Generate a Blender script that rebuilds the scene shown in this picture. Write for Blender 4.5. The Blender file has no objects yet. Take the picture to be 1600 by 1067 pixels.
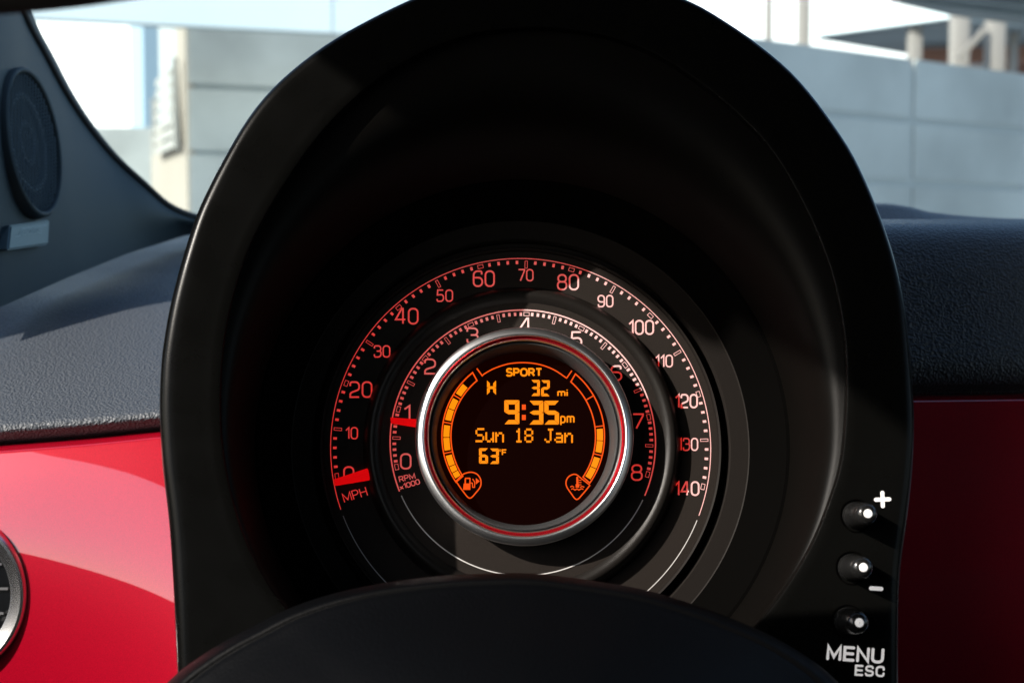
import bpy, bmesh, math, random
from mathutils import Vector, Matrix
random.seed(7)
R = math.radians
sc = bpy.context.scene
C = sc.collection

# ---------------------------------------------------------------- camera
FP = 2222.2                       # focal length in photograph pixels (1600 wide)
PITCH = R(3.7)
CAM = Vector((0, 0, 1.0))
cd = bpy.data.cameras.new('camera'); cam = bpy.data.objects.new('camera', cd); C.objects.link(cam)
cam.location = CAM; cam.rotation_euler = (R(90) - PITCH, 0, 0)
cd.sensor_width = 36; cd.lens = 50; cd.clip_start = 0.01; cd.clip_end = 2000
cd.dof.use_dof = True; cd.dof.focus_distance = 0.585; cd.dof.aperture_fstop = 14
sc.camera = cam
# ---------------------------------------------------------------- sky, sun, exposure
SUN_AZ, SUN_EL = 55, 31           # degrees left of straight behind the camera, above the horizon
sdir = Vector((-math.sin(R(SUN_AZ))*math.cos(R(SUN_EL)), -math.cos(R(SUN_AZ))*math.cos(R(SUN_EL)), math.sin(R(SUN_EL))))
w = bpy.data.worlds.new('World'); sc.world = w; w.use_nodes = True
nt = w.node_tree; bg = nt.nodes['Background']; sky = nt.nodes.new('ShaderNodeTexSky')
sky.sky_type = 'NISHITA'; sky.sun_disc = False; sky.sun_elevation = R(SUN_EL)
sky.sun_rotation = math.atan2(sdir.x, sdir.y)
sky.air_density = 1.0; sky.dust_density = 1.2; sky.ozone_density = 1.0
nt.links.new(sky.outputs[0], bg.inputs[0]); bg.inputs[1].default_value = 0.125
sl = bpy.data.lights.new('sun', 'SUN'); sl.energy = 4.6; sl.angle = R(0.5); sl.color = (1, 0.93, 0.84)
so = bpy.data.objects.new('sun', sl); C.objects.link(so); so.rotation_euler = (-sdir).to_track_quat('-Z', 'Y').to_euler()
so.location = sdir*20
sc.view_settings.view_transform = 'Standard'; sc.view_settings.look = 'None'
sc.view_settings.exposure = 0.9; sc.view_settings.gamma = 1; sc.view_settings.use_curve_mapping = False
sc.render.engine = 'CYCLES'; sc.cycles.use_denoising = True
sc.cycles.max_bounces = 8; sc.cycles.transparent_max_bounces = 8

# ---------------------------------------------------------------- helpers
FW = Vector((0, math.cos(PITCH), -math.sin(PITCH))); UP = Vector((0, math.sin(PITCH), math.cos(PITCH))); RT = Vector((1, 0, 0))
def ray(px, py): return FW + RT*((px-800)/FP) + UP*((533.5-py)/FP)
def P(px, py, d): return CAM + ray(px, py)*d          # the point seen at a pixel of the photograph, d metres along the view axis

def mesh(name, verts, faces, mat, parent=None, smooth=False, sharp=None):
    me = bpy.data.meshes.new(name); me.from_pydata([tuple(v) for v in verts], [], faces)
    bm = bmesh.new(); bm.from_mesh(me); bmesh.ops.recalc_face_normals(bm, faces=bm.faces); bm.to_mesh(me); bm.free()
    o = bpy.data.objects.new(name, me); C.objects.link(o)
    if mat: me.materials.append(mat)
    if smooth:
        for p in me.polygons: p.use_smooth = True
        if sharp: me.set_sharp_from_angle(angle=R(sharp))
    if parent: o.parent = parent
    return o
def empty(name, m=None):
    o = bpy.data.objects.new(name, None); C.objects.link(o); o.empty_display_size = 0.02
    if m is not None: o.matrix_world = m
    return o
def tag(o, label, cat, group=None, kind=None):
    o['label'] = label; o['category'] = cat
    if group: o['group'] = group
    if kind: o['kind'] = kind
    return o
def structure(o, label=None, cat=None):
    o['kind'] = 'structure'
    if label: o['label'] = label
    if cat: o['category'] = cat
    return o
def grid_faces(nr, ncol, wrap=False):
    f = []
    for i in range(nr-1):
        for j in range(ncol if wrap else ncol-1):
            k = (j+1) % ncol
            f.append((i*ncol+j, i*ncol+k, (i+1)*ncol+k, (i+1)*ncol+j))
    return f
def loft(name, loops, mat, parent=None, sharp=None, closed=True):
    n = len(loops[0]); v = [p for l in loops for p in l]
    return mesh(name, v, grid_faces(len(loops), n, closed), mat, parent, True, sharp)
def lathe(name, prof, mat, parent=None, n=160, cx=0.0, cy=0.0, sharp=35, cap=False):
    loops = [[(cx+r*math.cos(2*math.pi*i/n), cy+r*math.sin(2*math.pi*i/n), z) for i in range(n)] for r, z in prof]
    v = [p for l in loops for p in l]; f = grid_faces(len(loops), n, True)
    if cap: f.append(tuple(range((len(prof)-1)*n, len(prof)*n)))
    return mesh(name, v, f, mat, parent, True, sharp)
def box(name, c, ax, ay, az, mat, parent=None, bev=0.0, bseg=2):   # box from a centre and three half-axis vectors
    c, ax, ay, az = Vector(c), Vector(ax), Vector(ay), Vector(az)
    v = [c+ax*i+ay*j+az*k for i in (-1, 1) for j in (-1, 1) for k in (-1, 1)]
    f = [(0,1,3,2),(4,6,7,5),(0,4,5,1),(2,3,7,6),(0,2,6,4),(1,5,7,3)]
    o = mesh(name, v, f, mat, parent)
    if bev > 0:
        m = bmesh.new(); m.from_mesh(o.data)
        bmesh.ops.bevel(m, geom=list(m.edges), offset=bev, segments=bseg, affect='EDGES', profile=0.5)
        m.to_mesh(o.data); m.free()
        for p in o.data.polygons: p.use_smooth = True
        o.data.set_sharp_from_angle(angle=R(40))
    return o
def smoothed(pts, n):                                   # Catmull-Rom through a list of points
    out = []; L = len(pts)
    for i in range(L-1):
        p0, p1, p2, p3 = pts[max(i-1, 0)], pts[i], pts[i+1], pts[min(i+2, L-1)]
        for k in range(n):
            t = k/n
            out.append(tuple(0.5*((2*b)+(-a+c)*t+(2*a-5*b+4*c-d)*t*t+(-a+3*b-3*c+d)*t**3) for a, b, c, d in zip(p0, p1, p2, p3)))
    out.append(tuple(pts[-1])); return out
def interp(tab, x):
    if x <= tab[0][0]: return tab[0][1]
    for (a, b), (c, d) in zip(tab, tab[1:]):
        if x <= c: return b+(d-b)*(x-a)/(c-a)
    return tab[-1][1]

# ---------------------------------------------------------------- materials
def mat(name, col, rough=0.5, metal=0.0, spec=0.5, emit=None, es=1.0, bump=None, var=None, coat=0.0, coat_ior=1.5, rvar=None):
    m = bpy.data.materials.new(name); m.use_nodes = True
    n = m.node_tree.nodes; l = m.node_tree.links; b = n['Principled BSDF']
    b.inputs['Base Color'].default_value = (*col, 1); b.inputs['Roughness'].default_value = rough
    b.inputs['Metallic'].default_value = metal; b.inputs['Specular IOR Level'].default_value = spec
    b.inputs['Coat Weight'].default_value = coat; b.inputs['Coat IOR'].default_value = coat_ior; b.inputs['Coat Roughness'].default_value = 0.015
    tc = n.new('ShaderNodeTexCoord')
    if emit: b.inputs['Emission Color'].default_value = (*emit, 1); b.inputs['Emission Strength'].default_value = es
    def noise(scale, detail):
        t = n.new('ShaderNodeTexNoise'); t.inputs['Scale'].default_value = scale; t.inputs['Detail'].default_value = detail
        l.new(tc.outputs['Object'], t.inputs['Vector']); return t.outputs['Fac']
    if bump:
        kind, scale, strength, dist = bump
        if kind == 'noise': s = noise(scale, 3)
        else:
            t = n.new('ShaderNodeTexVoronoi'); t.inputs['Scale'].default_value = scale; t.feature = 'SMOOTH_F1'; t.inputs['Smoothness'].default_value = 0.6
            wv = n.new('ShaderNodeTexNoise'); wv.inputs['Scale'].default_value = scale*0.35; l.new(tc.outputs['Object'], wv.inputs['Vector'])
            mx = n.new('ShaderNodeMixRGB'); mx.blend_type = 'LINEAR_LIGHT'; mx.inputs[0].default_value = 0.9/scale
            l.new(tc.outputs['Object'], mx.inputs[1]); l.new(wv.outputs['Color'], mx.inputs[2]); l.new(mx.outputs[0], t.inputs['Vector'])
            s = t.outputs['Distance']
        bp = n.new('ShaderNodeBump'); bp.inputs['Strength'].default_value = strength; bp.inputs['Distance'].default_value = dist
        l.new(s, bp.inputs['Height']); l.new(bp.outputs[0], b.inputs['Normal'])
    if var:
        scale, amt = var
        r = n.new('ShaderNodeMapRange'); r.inputs[1].default_value = 0.3; r.inputs[2].default_value = 0.7
        r.inputs[3].default_value = 1-amt; r.inputs[4].default_value = 1+amt; l.new(noise(scale, 6), r.inputs[0])
        vm = n.new('ShaderNodeVectorMath'); vm.operation = 'SCALE'; vm.inputs[0].default_value = col; l.new(r.outputs[0], vm.inputs['Scale'])
        l.new(vm.outputs[0], b.inputs['Base Color'])
    if rvar:
        scale, lo, hi = rvar
        r = n.new('ShaderNodeMapRange'); r.inputs[1].default_value = 0.35; r.inputs[2].default_value = 0.65
        r.inputs[3].default_value = lo; r.inputs[4].default_value = hi; l.new(noise(scale, 5), r.inputs[0]); l.new(r.outputs[0], b.inputs['Roughness'])
    return m
M = {}
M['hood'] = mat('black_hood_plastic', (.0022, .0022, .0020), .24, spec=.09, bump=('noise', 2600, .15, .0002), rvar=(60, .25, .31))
M['tunnel'] = mat('black_grained_tunnel', (.0016, .0013, .0010), .46, spec=.10, bump=('noise', 1500, .45, .0001))
M['surround'] = mat('matt_black_surround', (.0010, .0009, .0008), .85, spec=.02)
M['flange'] = mat('dark_brown_flange', (.010, .0082, .0072), .55, spec=.08, bump=('noise', 3000, .3, .0002))
M['dial'] = mat('dark_dial_face', (.019, .0155, .0135), .5, spec=.05, bump=('noise', 4000, .3, .00015), var=(2500, .18))
M['collar'] = mat('satin_black_collar', (.010, .0085, .0075), .36, spec=.2, bump=('noise', 3500, .35, .0002))
M['print'] = mat('red_lit_print', (.44, .415, .41), .5, spec=.1, emit=(.72, .014, .007), es=.43)
M['print_tach'] = mat('red_lit_tachometer_print', (.48, .455, .45), .5, spec=.1, emit=(.72, .025, .014), es=.40)
M['print_white'] = mat('white_print', (.55, .53, .52), .5, spec=.2)
M['needle'] = mat('glowing_red_needle', (.55, .008, .01), .22, spec=.6, emit=(1, .002, .004), es=.30)
M['vent_chrome'] = mat('vent_chrome', (.93, .93, .95), .26, metal=1)
M['chrome'] = mat('chrome', (.95, .95, .97), .31, metal=1, bump=('noise', 900, .06, .0002))
M['dash_reflection'] = mat('painted_red_reflection', (.80, .02, .035), .16, metal=.85)  # red reflection of the dash, put in as colour
M['bezel'] = mat('grained_black_bezel', (.032, .033, .034), .5, spec=.4, bump=('noise', 2200, .6, .0004))
M['screen'] = mat('dark_display_glass', (.001, .0005, .0005), .12, spec=.06, emit=(.9, .07, .01), es=.0032)
M['amber'] = mat('amber_display_segment', (.0, .0, .0), .5, spec=.1, emit=(1, .25, .003), es=.66)
M['orange'] = mat('orange_display_outline', (.0, .0, .0), .5, spec=.1, emit=(1, .09, .006), es=.56)
M['white_mark'] = mat('glowing_button_print', (.72, .70, .68), .55, emit=(1, .95, .92), es=.22)  # glow added to keep the print white in shade
M['button'] = mat('glossy_black_button', (.008, .008, .008), .22, spec=.5)
M['pad'] = mat('grained_black_dash_pad', (.052, .060, .072), .47, spec=.42, bump=('voronoi', 780, .78, .0010), rvar=(8, .42, .52))
M['red'] = mat('red_metallic_paint', (.36, .0006, .014), .35, metal=.2, spec=.2, coat=1, coat_ior=1.98, bump=('noise', 2600, .14, .0003), var=(2200, .22))
M['pillar'] = mat('blue_black_pillar_trim', (.031, .047, .053), .55, spec=.35, bump=('noise', 1800, .3, .0003))
M['seal'] = mat('black_rubber_seal', (.008, .007, .007), .6)
M['grille'] = mat('black_speaker_grille', (.075, .105, .12), .4)
M['cone'] = mat('dark_speaker_cone', (.006, .008, .009), .3)
M['badge'] = mat('silver_speaker_badge', (.10, .145, .16), .35, metal=.6)
M['badge_text'] = mat('pale_badge_lettering', (.22, .29, .31), .4, metal=.4)
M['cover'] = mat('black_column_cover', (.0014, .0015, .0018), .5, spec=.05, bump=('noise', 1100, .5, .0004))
M['lining'] = mat('dark_roof_lining', (.018, .014, .012), .9)
M['trim'] = mat('dark_cabin_trim', (.006, .006, .006), .8, spec=.1)
M['vent'] = mat('black_vent', (.01, .01, .011), .5)
M['vent_edge'] = mat('grey_vent_slat', (.10, .10, .105), .4)
M['concrete'] = mat('blue_grey_concrete', (.40, .42, .405), .85, var=(1.3, .20), bump=('noise', 30, .2, .01))
M['concrete_dark'] = mat('dark_concrete_joint', (.40, .43, .425), .9)
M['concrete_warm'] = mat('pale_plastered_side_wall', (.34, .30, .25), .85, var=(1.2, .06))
M['fascia'] = mat('pale_blue_fascia', (.72, .80, .82), .6, var=(.8, .04))
M['louvre'] = mat('pale_louvre', (.36, .35, .32), .6)
M['far'] = mat('pale_blue_far_building', (.30, .40, .47), .8, var=(.3, .04))
M['white_sky'] = mat('white_sky_slab_paint', (.85, .85, .84), .8)  # for the added slabs that replace the white sky
M['ground'] = mat('pale_concrete_ground', (.34, .36, .38), .9, var=(.6, .12))
M['steel'] = mat('cream_painted_steel', (.27, .24, .215), .5)
M['roof_dark'] = mat('dark_blue_grey_roof', (.17, .20, .215), .7, var=(.7, .25))
M['rust'] = mat('rusty_brown_beam', (.30, .14, .09), .7)
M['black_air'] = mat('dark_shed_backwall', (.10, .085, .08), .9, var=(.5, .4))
def glass_mat():
    m = bpy.data.materials.new('tinted_windscreen_glass'); m.use_nodes = True
    n = m.node_tree.nodes; l = m.node_tree.links; n.remove(n['Principled BSDF']); out = n['Material Output']
    t = n.new('ShaderNodeBsdfTransparent'); t.inputs[0].default_value = (.86, .98, 1, 1)
    g = n.new('ShaderNodeBsdfGlossy'); g.inputs['Roughness'].default_value = .02
    mx = n.new('ShaderNodeMixShader'); mx.inputs[0].default_value = .03
    l.new(t.outputs[0], mx.inputs[1]); l.new(g.outputs[0], mx.inputs[2]); l.new(mx.outputs[0], out.inputs['Surface']); return m
M['glass'] = glass_mat()

# ================================================================ the place outside
gr = mesh('ground', [(-400, -400, 0), (400, -400, 0), (400, 600, 0), (-400, 600, 0)], [(0, 1, 2, 3)], M['ground']); structure(gr)
HOR = 533.5 - FP*math.tan(PITCH)
def gpt(px, Y): return Vector(((px-800)/FP*Y, Y))            # plan position seen at column px, Y metres ahead
def hgt(py, Y): return 1.0 + (HOR-py)/FP*Y                   # height seen at row py
def slab(name, a, b, h0, h1, th, m, parent=None, bev=0.0):        # upright slab between two plan points, th metres thick behind its face
    a, b = Vector(a), Vector(b); d = (b-a); nrm = Vector((-d.y, d.x)).normalized()
    if nrm.y < 0: nrm = -nrm
    c = (a+b)/2 + nrm*th/2
    return box(name, (c.x, c.y, (h0+h1)/2), (d.x/2, d.y/2, 0), (nrm.x*th/2, nrm.y*th/2, 0), (0, 0, (h1-h0)/2), m, parent, bev)
# --- the long wall on the right
A = R(38); Y0 = 8.0; w0 = gpt(1300, Y0); wd = Vector((math.cos(A), math.sin(A)))
def wall_u(px):
    k = (px-800)/FP; return (k*w0.y-w0.x)/(wd.x-k*wd.y)
rw = empty('panelled_wall'); tag(rw, 'long blue grey concrete wall of big panels beyond the windscreen, below the steel posts', 'wall')
uj = wall_u(1421); pw = 2.9
Yj = (w0+wd*uj).y
hs = [0, hgt(287, Yj), hgt(191, Yj), hgt(97, Yj)]
pA, pB = w0+wd*(uj-1*pw), w0+wd*(uj+3*pw)
back = Vector((-wd.y, wd.x))*0.0
back = Vector((-wd.y, wd.x))*.012
slab('wall_core', pA+back, pB+back, 0, hs[-1]-.03, .2, M['concrete_dark'], rw)
for i in range(-1, 3):
    for j in range(3):
        a, b = w0+wd*(uj+i*pw+.02), w0+wd*(uj+(i+1)*pw-.02)
        slab('panel', a, b, hs[j]+(.018 if j else 0), hs[j+1]-(.018 if j < 2 else 0), .010, M['concrete'], rw)
# --- building on the left with its overhanging deck
B = R(22); bd = Vector((math.cos(B), math.sin(B))); bn = Vector((-bd.y, bd.x)); bc = gpt(300, 12)
bl = empty('concrete_building'); tag(bl, 'blue grey concrete building with sunlit pale side wall under a pale blue deck edge', 'building')
rows = [0, hgt(243, 12), hgt(141, 12), hgt(40, 12)+.4]
slab('wall_core', bc+bn*.022+bd*.05, bc+bd*4.2+bn*.022, 0, rows[-1]-.02, 2.0, M['concrete_dark'], bl)
for i in range(2):
    for j in range(3):
        slab('wall_panel', bc+bd*(i*2.1+(.02 if i else .0)), bc+bd*((i+1)*2.1-.02), rows[j]+(.04 if j else 0), rows[j+1]-.0, .020, M['concrete'], bl)
sw = bc + bn*.06
slab('side_wall', bc+bn*.01-bd*.02, bc+bn*2.15-bd*.02, 0, hgt(196, 13), .06, M['concrete_warm'], bl)
slab('side_pier', bc+bn*.01-bd*.021, bc+bn*.55-bd*.021, hgt(196, 13)+.002, rows[-1], .06, M['concrete_warm'], bl)
# louvred screen beside the pier
def sidept(s, h, out): q = bc+bn*s-bd*(.06+out); return Vector((q.x, q.y, h))
hc = hgt(178, 12.9)
lo = box('louvre_frame', sidept(.15, hc, .03), Vector((bn.x, bn.y, 0))*.03, Vector((bd.x, bd.y, 0))*.02, (0, 0, .38), M['louvre'], bl)
box('louvre_post', sidept(1.42, hc-.1, .03), Vector((bn.x, bn.y, 0))*.03, Vector((bd.x, bd.y, 0))*.02, (0, 0, .26), M['louvre'], lo)
for k in range(7):
    box('louvre_slat', sidept(.80, hc-.32+.1*k, .03), Vector((bn.x, bn.y, 0))*(.60-.03*k), Vector((bd.x, bd.y, 0))*.012+Vector((0, 0, .012)), (0, 0, .034), M['louvre'], lo)
# deck edge
fa = gpt(-260, 9.6); fdir = Vector((math.cos(R(19)), math.sin(R(19))))
f300 = gpt(300, 10.4); fl = f300-fdir*5.2; fr = f300+fdir*3.05
hb = hgt(45, 10.4)
dk = empty('overhead_deck'); tag(dk, 'pale blue overhead deck edge running across the top left, above the grey building', 'deck')
fj = f300+fdir*1.06
slab('fascia_panel', fl, fj-fdir*.006, hb, hb+1.7, .08, M['fascia'], dk)
slab('fascia_panel', fj+fdir*.006, fr, hb, hb+1.7, .08, M['fascia'], dk)
fn = Vector((-fdir.y, fdir.x))
slab('deck_slab', fl+fn*.082, fr+fn*.082, hb+.02, hb+.5, .22, M['concrete'], dk)
# low wall and far building
lw0, lw1 = gpt(60, 15), gpt(246, 15.4)
o = slab('low_wall', lw0-Vector((3, 0)), lw1, 0, hgt(199, 15.2), .3, M['concrete'], None); tag(o, 'low grey wall behind the speaker pillar, beside the sunlit side wall', 'wall')
o = slab('far_building', gpt(230, 30), gpt(420, 31), 0, hgt(-40, 30), 2, M['far'], None); tag(o, 'pale blue distant building between glaring white sky and sunlit side wall', 'building')
o = slab('white_sky_slab', gpt(-400, 70), gpt(330, 62), 0, hgt(-120, 66), 4, M['white_sky'], None); tag(o, 'added white slab standing in for glaring sky beyond the low grey wall, behind the speaker pillar', 'building')  # sunlit slab added in place of the blown-out sky
o = slab('white_sky_slab', gpt(900, 75), gpt(1480, 70), 0, hgt(-160, 75), 4, M['white_sky'], None); tag(o, 'added white slab standing in for glaring sky behind the thin posts, above the long wall', 'building')  # second added slab, white like overexposed sky
# --- steel shed behind the right wall
def post(name, px, wpx, ytop, ybot, Y, label):
    p = gpt(px, Y); hw = wpx/FP*Y/2
    t = empty(name, Matrix.Translation((p.x, p.y, 0)))
    box('shaft', (0, 0, hgt(ytop, Y)/2), (hw, 0, 0), (0, hw, 0), (0, 0, hgt(ytop, Y)/2), M['steel'], t, hw*.25)
    box('base_plate', (0, 0, .012), (hw*1.8, 0, 0), (0, hw*1.8, 0), (0, 0, .012), M['steel'], t)
    tag(t, label, 'post', 'steel posts above the long wall'); return t
post('steel_post', 1196, 11, -60, 60, 12.5, 'thin grey steel post nearest the gauge hood, against white sky')
post('steel_post', 1250, 18, -60, 60, 12.0, 'cream steel post standing alone against white sky')
post('steel_post', 1422, 20, 42, 90, 15.2, 'short pale steel post under the lower shed roof')
post('steel_post', 1491, 27, 22, 100, 14.2, 'thick cream steel post at the foot of the diagonal brace')
post('steel_post', 1546, 27, 34, 108, 14.4, 'thick cream steel post holding the top of the diagonal brace')
post('steel_post', 1575, 12, 40, 110, 15.5, 'thin dim steel post farthest from the gauge hood')
a, b = P(1498, 92, 13.7), P(1540, 44, 13.7); dv = (b-a)/2
o = box('diagonal_brace', (a+b)/2, dv, Vector((0, 1, 0))*.03, dv.cross(Vector((0, 1, 0))).normalized()*.024, M['steel']); tag(o, 'slanting cream steel brace between two thick posts', 'brace')
def hslab(name, plan, h, th, m, parent=None):
    n = len(plan); v = [(p.x, p.y, h) for p in plan]+[(p.x, p.y, h+th) for p in plan]
    return mesh(name, v, [tuple(range(n)), tuple(range(n, 2*n))]+[(i, (i+1) % n, n+(i+1) % n, n+i) for i in range(n)], m, parent)
def atH(px, py, H): Y = (H-1.0)*FP/(HOR-py); return gpt(px, Y)
H1 = 3.05
o = hslab('upper_shed_roof', [atH(1322, -26, H1), atH(1402, 14, H1), atH(1478, 31, H1), atH(1680, 56, H1), atH(1900, -26, H1)], H1, .25, M['roof_dark']); tag(o, 'dark blue grey upper shed roof filling the top right corner', 'roof')
for k, (xa, xb) in enumerate(((1395, 1600), (1440, 1660), (1500, 1740))):
    q1, q2 = atH(xa, 8-9*k, H1-.12), atH(xb, 33-9*k, H1-.12)
    t_ = slab('roof_beam', q1, q2, H1-.12, H1-.004, .08, M['roof_dark'], o)
H2 = 3.35
p1, p2 = atH(1262, 62, H2), atH(1475, 34, H2)
ls = empty('lower_shed_roof'); tag(ls, 'lower shed roof with pale sloping edge above the long wall', 'roof')
slab('edge_beam', p1, p2, H2, H2+.11, .1, M['fascia'], ls)
dd = (p2-p1).normalized(); dn = Vector((-dd.y, dd.x)); dn = dn if dn.y > 0 else -dn
hslab('roof_sheet', [p1+dn*.12, p2+dn*.12, p2+dn*9+Vector((8, 0)), p1+dn*9], H2-.02, .10, M['roof_dark'], ls)
for k in range(3):
    q1, q2 = p1+dn*(1.4+1.5*k)+dd*.5, p2+dn*(1.4+1.5*k)+Vector((5, 0))
    slab('purlin', q1, q2, H2-.22, H2-.05, .12, M['rust'], ls)
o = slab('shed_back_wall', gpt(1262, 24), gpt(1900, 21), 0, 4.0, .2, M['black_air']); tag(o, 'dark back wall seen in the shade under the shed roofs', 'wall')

# ================================================================ car cabin around the camera (unseen, shaped to block sun and sky light)
cb = empty('car_cabin', Matrix.Translation((0.3, -0.3, 0.25))); tag(cb, 'unseen dark car cabin lining around the camera, shaped to hold back sun and sky', 'car cabin')
def cbox(name, lo, hi, m):
    c = [(a+b)/2 for a, b in zip(lo, hi)]; h = [(b-a)/2 for a, b in zip(lo, hi)]
    off = Vector((-.3, .3, -.25))
    return box(name, Vector(c)+off, (h[0], 0, 0), (0, h[1], 0), (0, 0, h[2]), m, cb, .01)
cbox('roof_lining', (-.42, -1.90, 1.455), (1.05, .56, 1.50), M['lining'])  # front edge extended to stop sun entering over the dash
cbox('floor_pan', (-.5, -1.9, .22), (1.15, 1.0, .25), M['trim'])
cbox('door_panel', (-.52, -1.9, .255), (-.47, 1.0, .93), M['trim'])
cbox('door_panel', (1.10, -1.9, .255), (1.15, 1.0, .90), M['trim'])
cbox('rear_quarter', (1.10, -1.9, .905), (1.15, -1.0, 1.335), M['trim'])  # closes the rear side to keep window light out of reflections
cbox('roof_rail', (-.50, -1.9, 1.402), (-.425, .56, 1.49), M['lining'])  # hung low to keep sun off the hood tunnel
cbox('roof_rail', (1.055, -1.9, 1.34), (1.13, .18, 1.49), M['lining'])
cbox('rear_panel', (-.525, -1.95, .255), (1.155, -1.905, 1.50), M['trim'])  # raised to the roof to cut rear light and a stray reflection
cbox('seat_back', (-.25, -.62, .36), (.25, -.50, 1.02), M['trim'])
cbox('seat_back', (.50, -.62, .36), (1.0, -.50, .95), M['trim'])
cbox('door_pillar', (-.52, -1.6, .935), (-.475, -.80, 1.398), M['trim'])
off = Vector((-.3, .3, -.25))
for x in (-.50, 1.12):
    a, b = Vector((x, 1.12, .88))+off, Vector((x, .17, 1.45))+off; dv = (b-a)/2
    q = [(.603, -.14), (.603, .25), (.36, .395), (.185, .402), (.185, .404), (.56, .404), (1.25, .10), (1.25, -.14)]  # unseen panel, outline drawn to stop sun beyond the dash shadow edge
    vs = [Vector((x+e, yy, 1+zz))+off for e in (-.02, .02) for yy, zz in q]; n_ = len(q)
    mesh('pillar_shade_panel', vs, [tuple(range(n_)), tuple(range(n_, 2*n_))]+[(i, (i+1) % n_, n_+(i+1) % n_, n_+i) for i in range(n_)], M['trim'], cb)
# windscreen
gv = []
for i in range(9):
    for j in range(13):
        t, s = i/8, j/12; x = -.44+1.5*s; bow = .10*(1-(2*s-1)**2)
        gv.append((x, .57+(1.22-.57)*(1-t)+bow*(1-t*.9), 1.45+.02-(.56)*(1-t)))
ws = mesh('windscreen', gv, grid_faces(9, 13), M['glass'], None, True); tag(ws, 'clear faintly tinted windscreen between the dashboard and the buildings outside', 'windscreen')

# ================================================================ dashboard
db = empty('dashboard', Matrix.Translation(P(800, 900, .7))); tag(db, 'black grained dashboard with glossy red front panel on both sides of the gauge hood', 'dashboard')
dbi = db.matrix_world.inverted()
# pad rows: (pixel row, depth) at the left end, at the right end
padL = [(708, .690), (695, .672), (684, .662), (672, .6585), (655, .665), (600, .70), (550, .735), (505, .775), (470, .82), (435, .90), (402, 1.0), (382, 1.10), (362, 1.22)]
padR = [(640, .690), (611, .676), (600, .668), (584, .6645), (560, .664), (510, .668), (460, .672), (410, .677), (372, .685), (352, .700), (344.5, .725), (343, .76), (352, .86)]
lipL = [(-300, 716-695), (0, 693-695), (140, 682-695), (250, 671-695), (330, 664-695), (420, 657-695)]
lipL = smoothed(lipL, 8)
cols = list(range(-300, 300, 8))+list(range(300, 1941, 28))
rowsP = []
sL, sR = smoothed(padL, 6), smoothed(padR, 6)
for (ya, da), (yb, dbb) in zip(sL, sR):
    r = []
    for x in cols:
        t = min(max((x-420)/(1300-420), 0), 1); t = t*t*(3-2*t)
        fade = max(0.0, min(1.0, (ya-480)/200)) if x < 800 else 0
        y1 = ya + interp(lipL, min(x, 420))*(.35+.65*fade)
        y2 = yb + (1500-x)*.012*(max(0, (yb-343)/270))
        y = y1+(y2-y1)*t; d = da+(dbb-da)*t
        r.append(dbi @ P(x, y, d))
    rowsP.append(r)
pad = loft('dash_pad', rowsP, M['pad'], db, closed=False)
# red panel
redT = [(-4, .684), (1, .672), (5, .664), (12, .6575)]      # rolled top edge: (rows below the edge, depth)
tilt = [(12, 24), (30, 19.5), (60, 15), (100, 11.2), (137, 7.6), (200, 2.5), (300, -3), (600, -8)]
rowsR = [[] for _ in range(19+60)]
for x in cols:
    yL = 693 + interp(lipL, min(x, 420)) + 2
    t = min(max((x-420)/(1300-420), 0), 1); t = t*t*(3-2*t)
    y0_ = yL + (613.5+(1500-x)*.012-yL)*t
    sq = interp([(-300, 1.56), (0, 1.0), (300, .44), (420, .42), (1300, .6)], x)
    prof = smoothed(redT, 6); d = prof[-1][1]; dy = 12.0
    while len(prof) < 19+60:
        st = 4 if dy < 120 else 11
        d -= math.tan(R(interp(tilt, 12+(dy-12)*sq)))*.64/FP*st; dy += st; prof.append((dy, d))
    for k, (dy, d) in enumerate(prof): rowsR[k].append(dbi @ P(x, y0_+dy, d+.004*t))
VC = P(-84, 928, .6470)
red = loft('red_panel', rowsR, M['red'], db, closed=False)
m = bmesh.new(); m.from_mesh(red.data); vc = dbi @ VC
bmesh.ops.delete(m, geom=[f for f in m.faces if math.hypot(f.calc_center_median().x-vc.x, f.calc_center_median().z-vc.z) < .0330], context='FACES')
m.to_mesh(red.data); m.free()

# round vent at the left edge
vp = VC
vm = Matrix.Translation(vp) @ Matrix.Rotation(R(86), 4, 'X') @ Matrix.Rotation(R(0), 4, 'Y')
vent = empty('air_vent'); vent.parent = db; vent.matrix_local = dbi @ vm
sx = .0378
lathe('vent_ring', [(sx-.0085, -.012), (sx-.0085, .0002), (sx-.0082, .0012), (sx-.0065, .0024), (sx-.0042, .0036), (sx-.0026, .0043), (sx-.0014, .0040), (sx-.0004, .0026), (sx, -.001), (sx, -.015)], M['vent_chrome'], vent, 96)
lathe('vent_barrel', [(sx-.0086, .0), (sx-.0095, -.006), (sx-.012, -.03), (.0005, -.03)], M['vent'], vent, 96)
for k in range(-3, 4):
    yy = k*.0112+.001; hw = math.sqrt(max((sx-.0105)**2-yy*yy, 1e-6))
    box('vent_slat', (0, yy, -.006), (hw, 0, 0), (0, .0006, 0), (0, .0012, .004), M['vent_edge'], vent)

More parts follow.
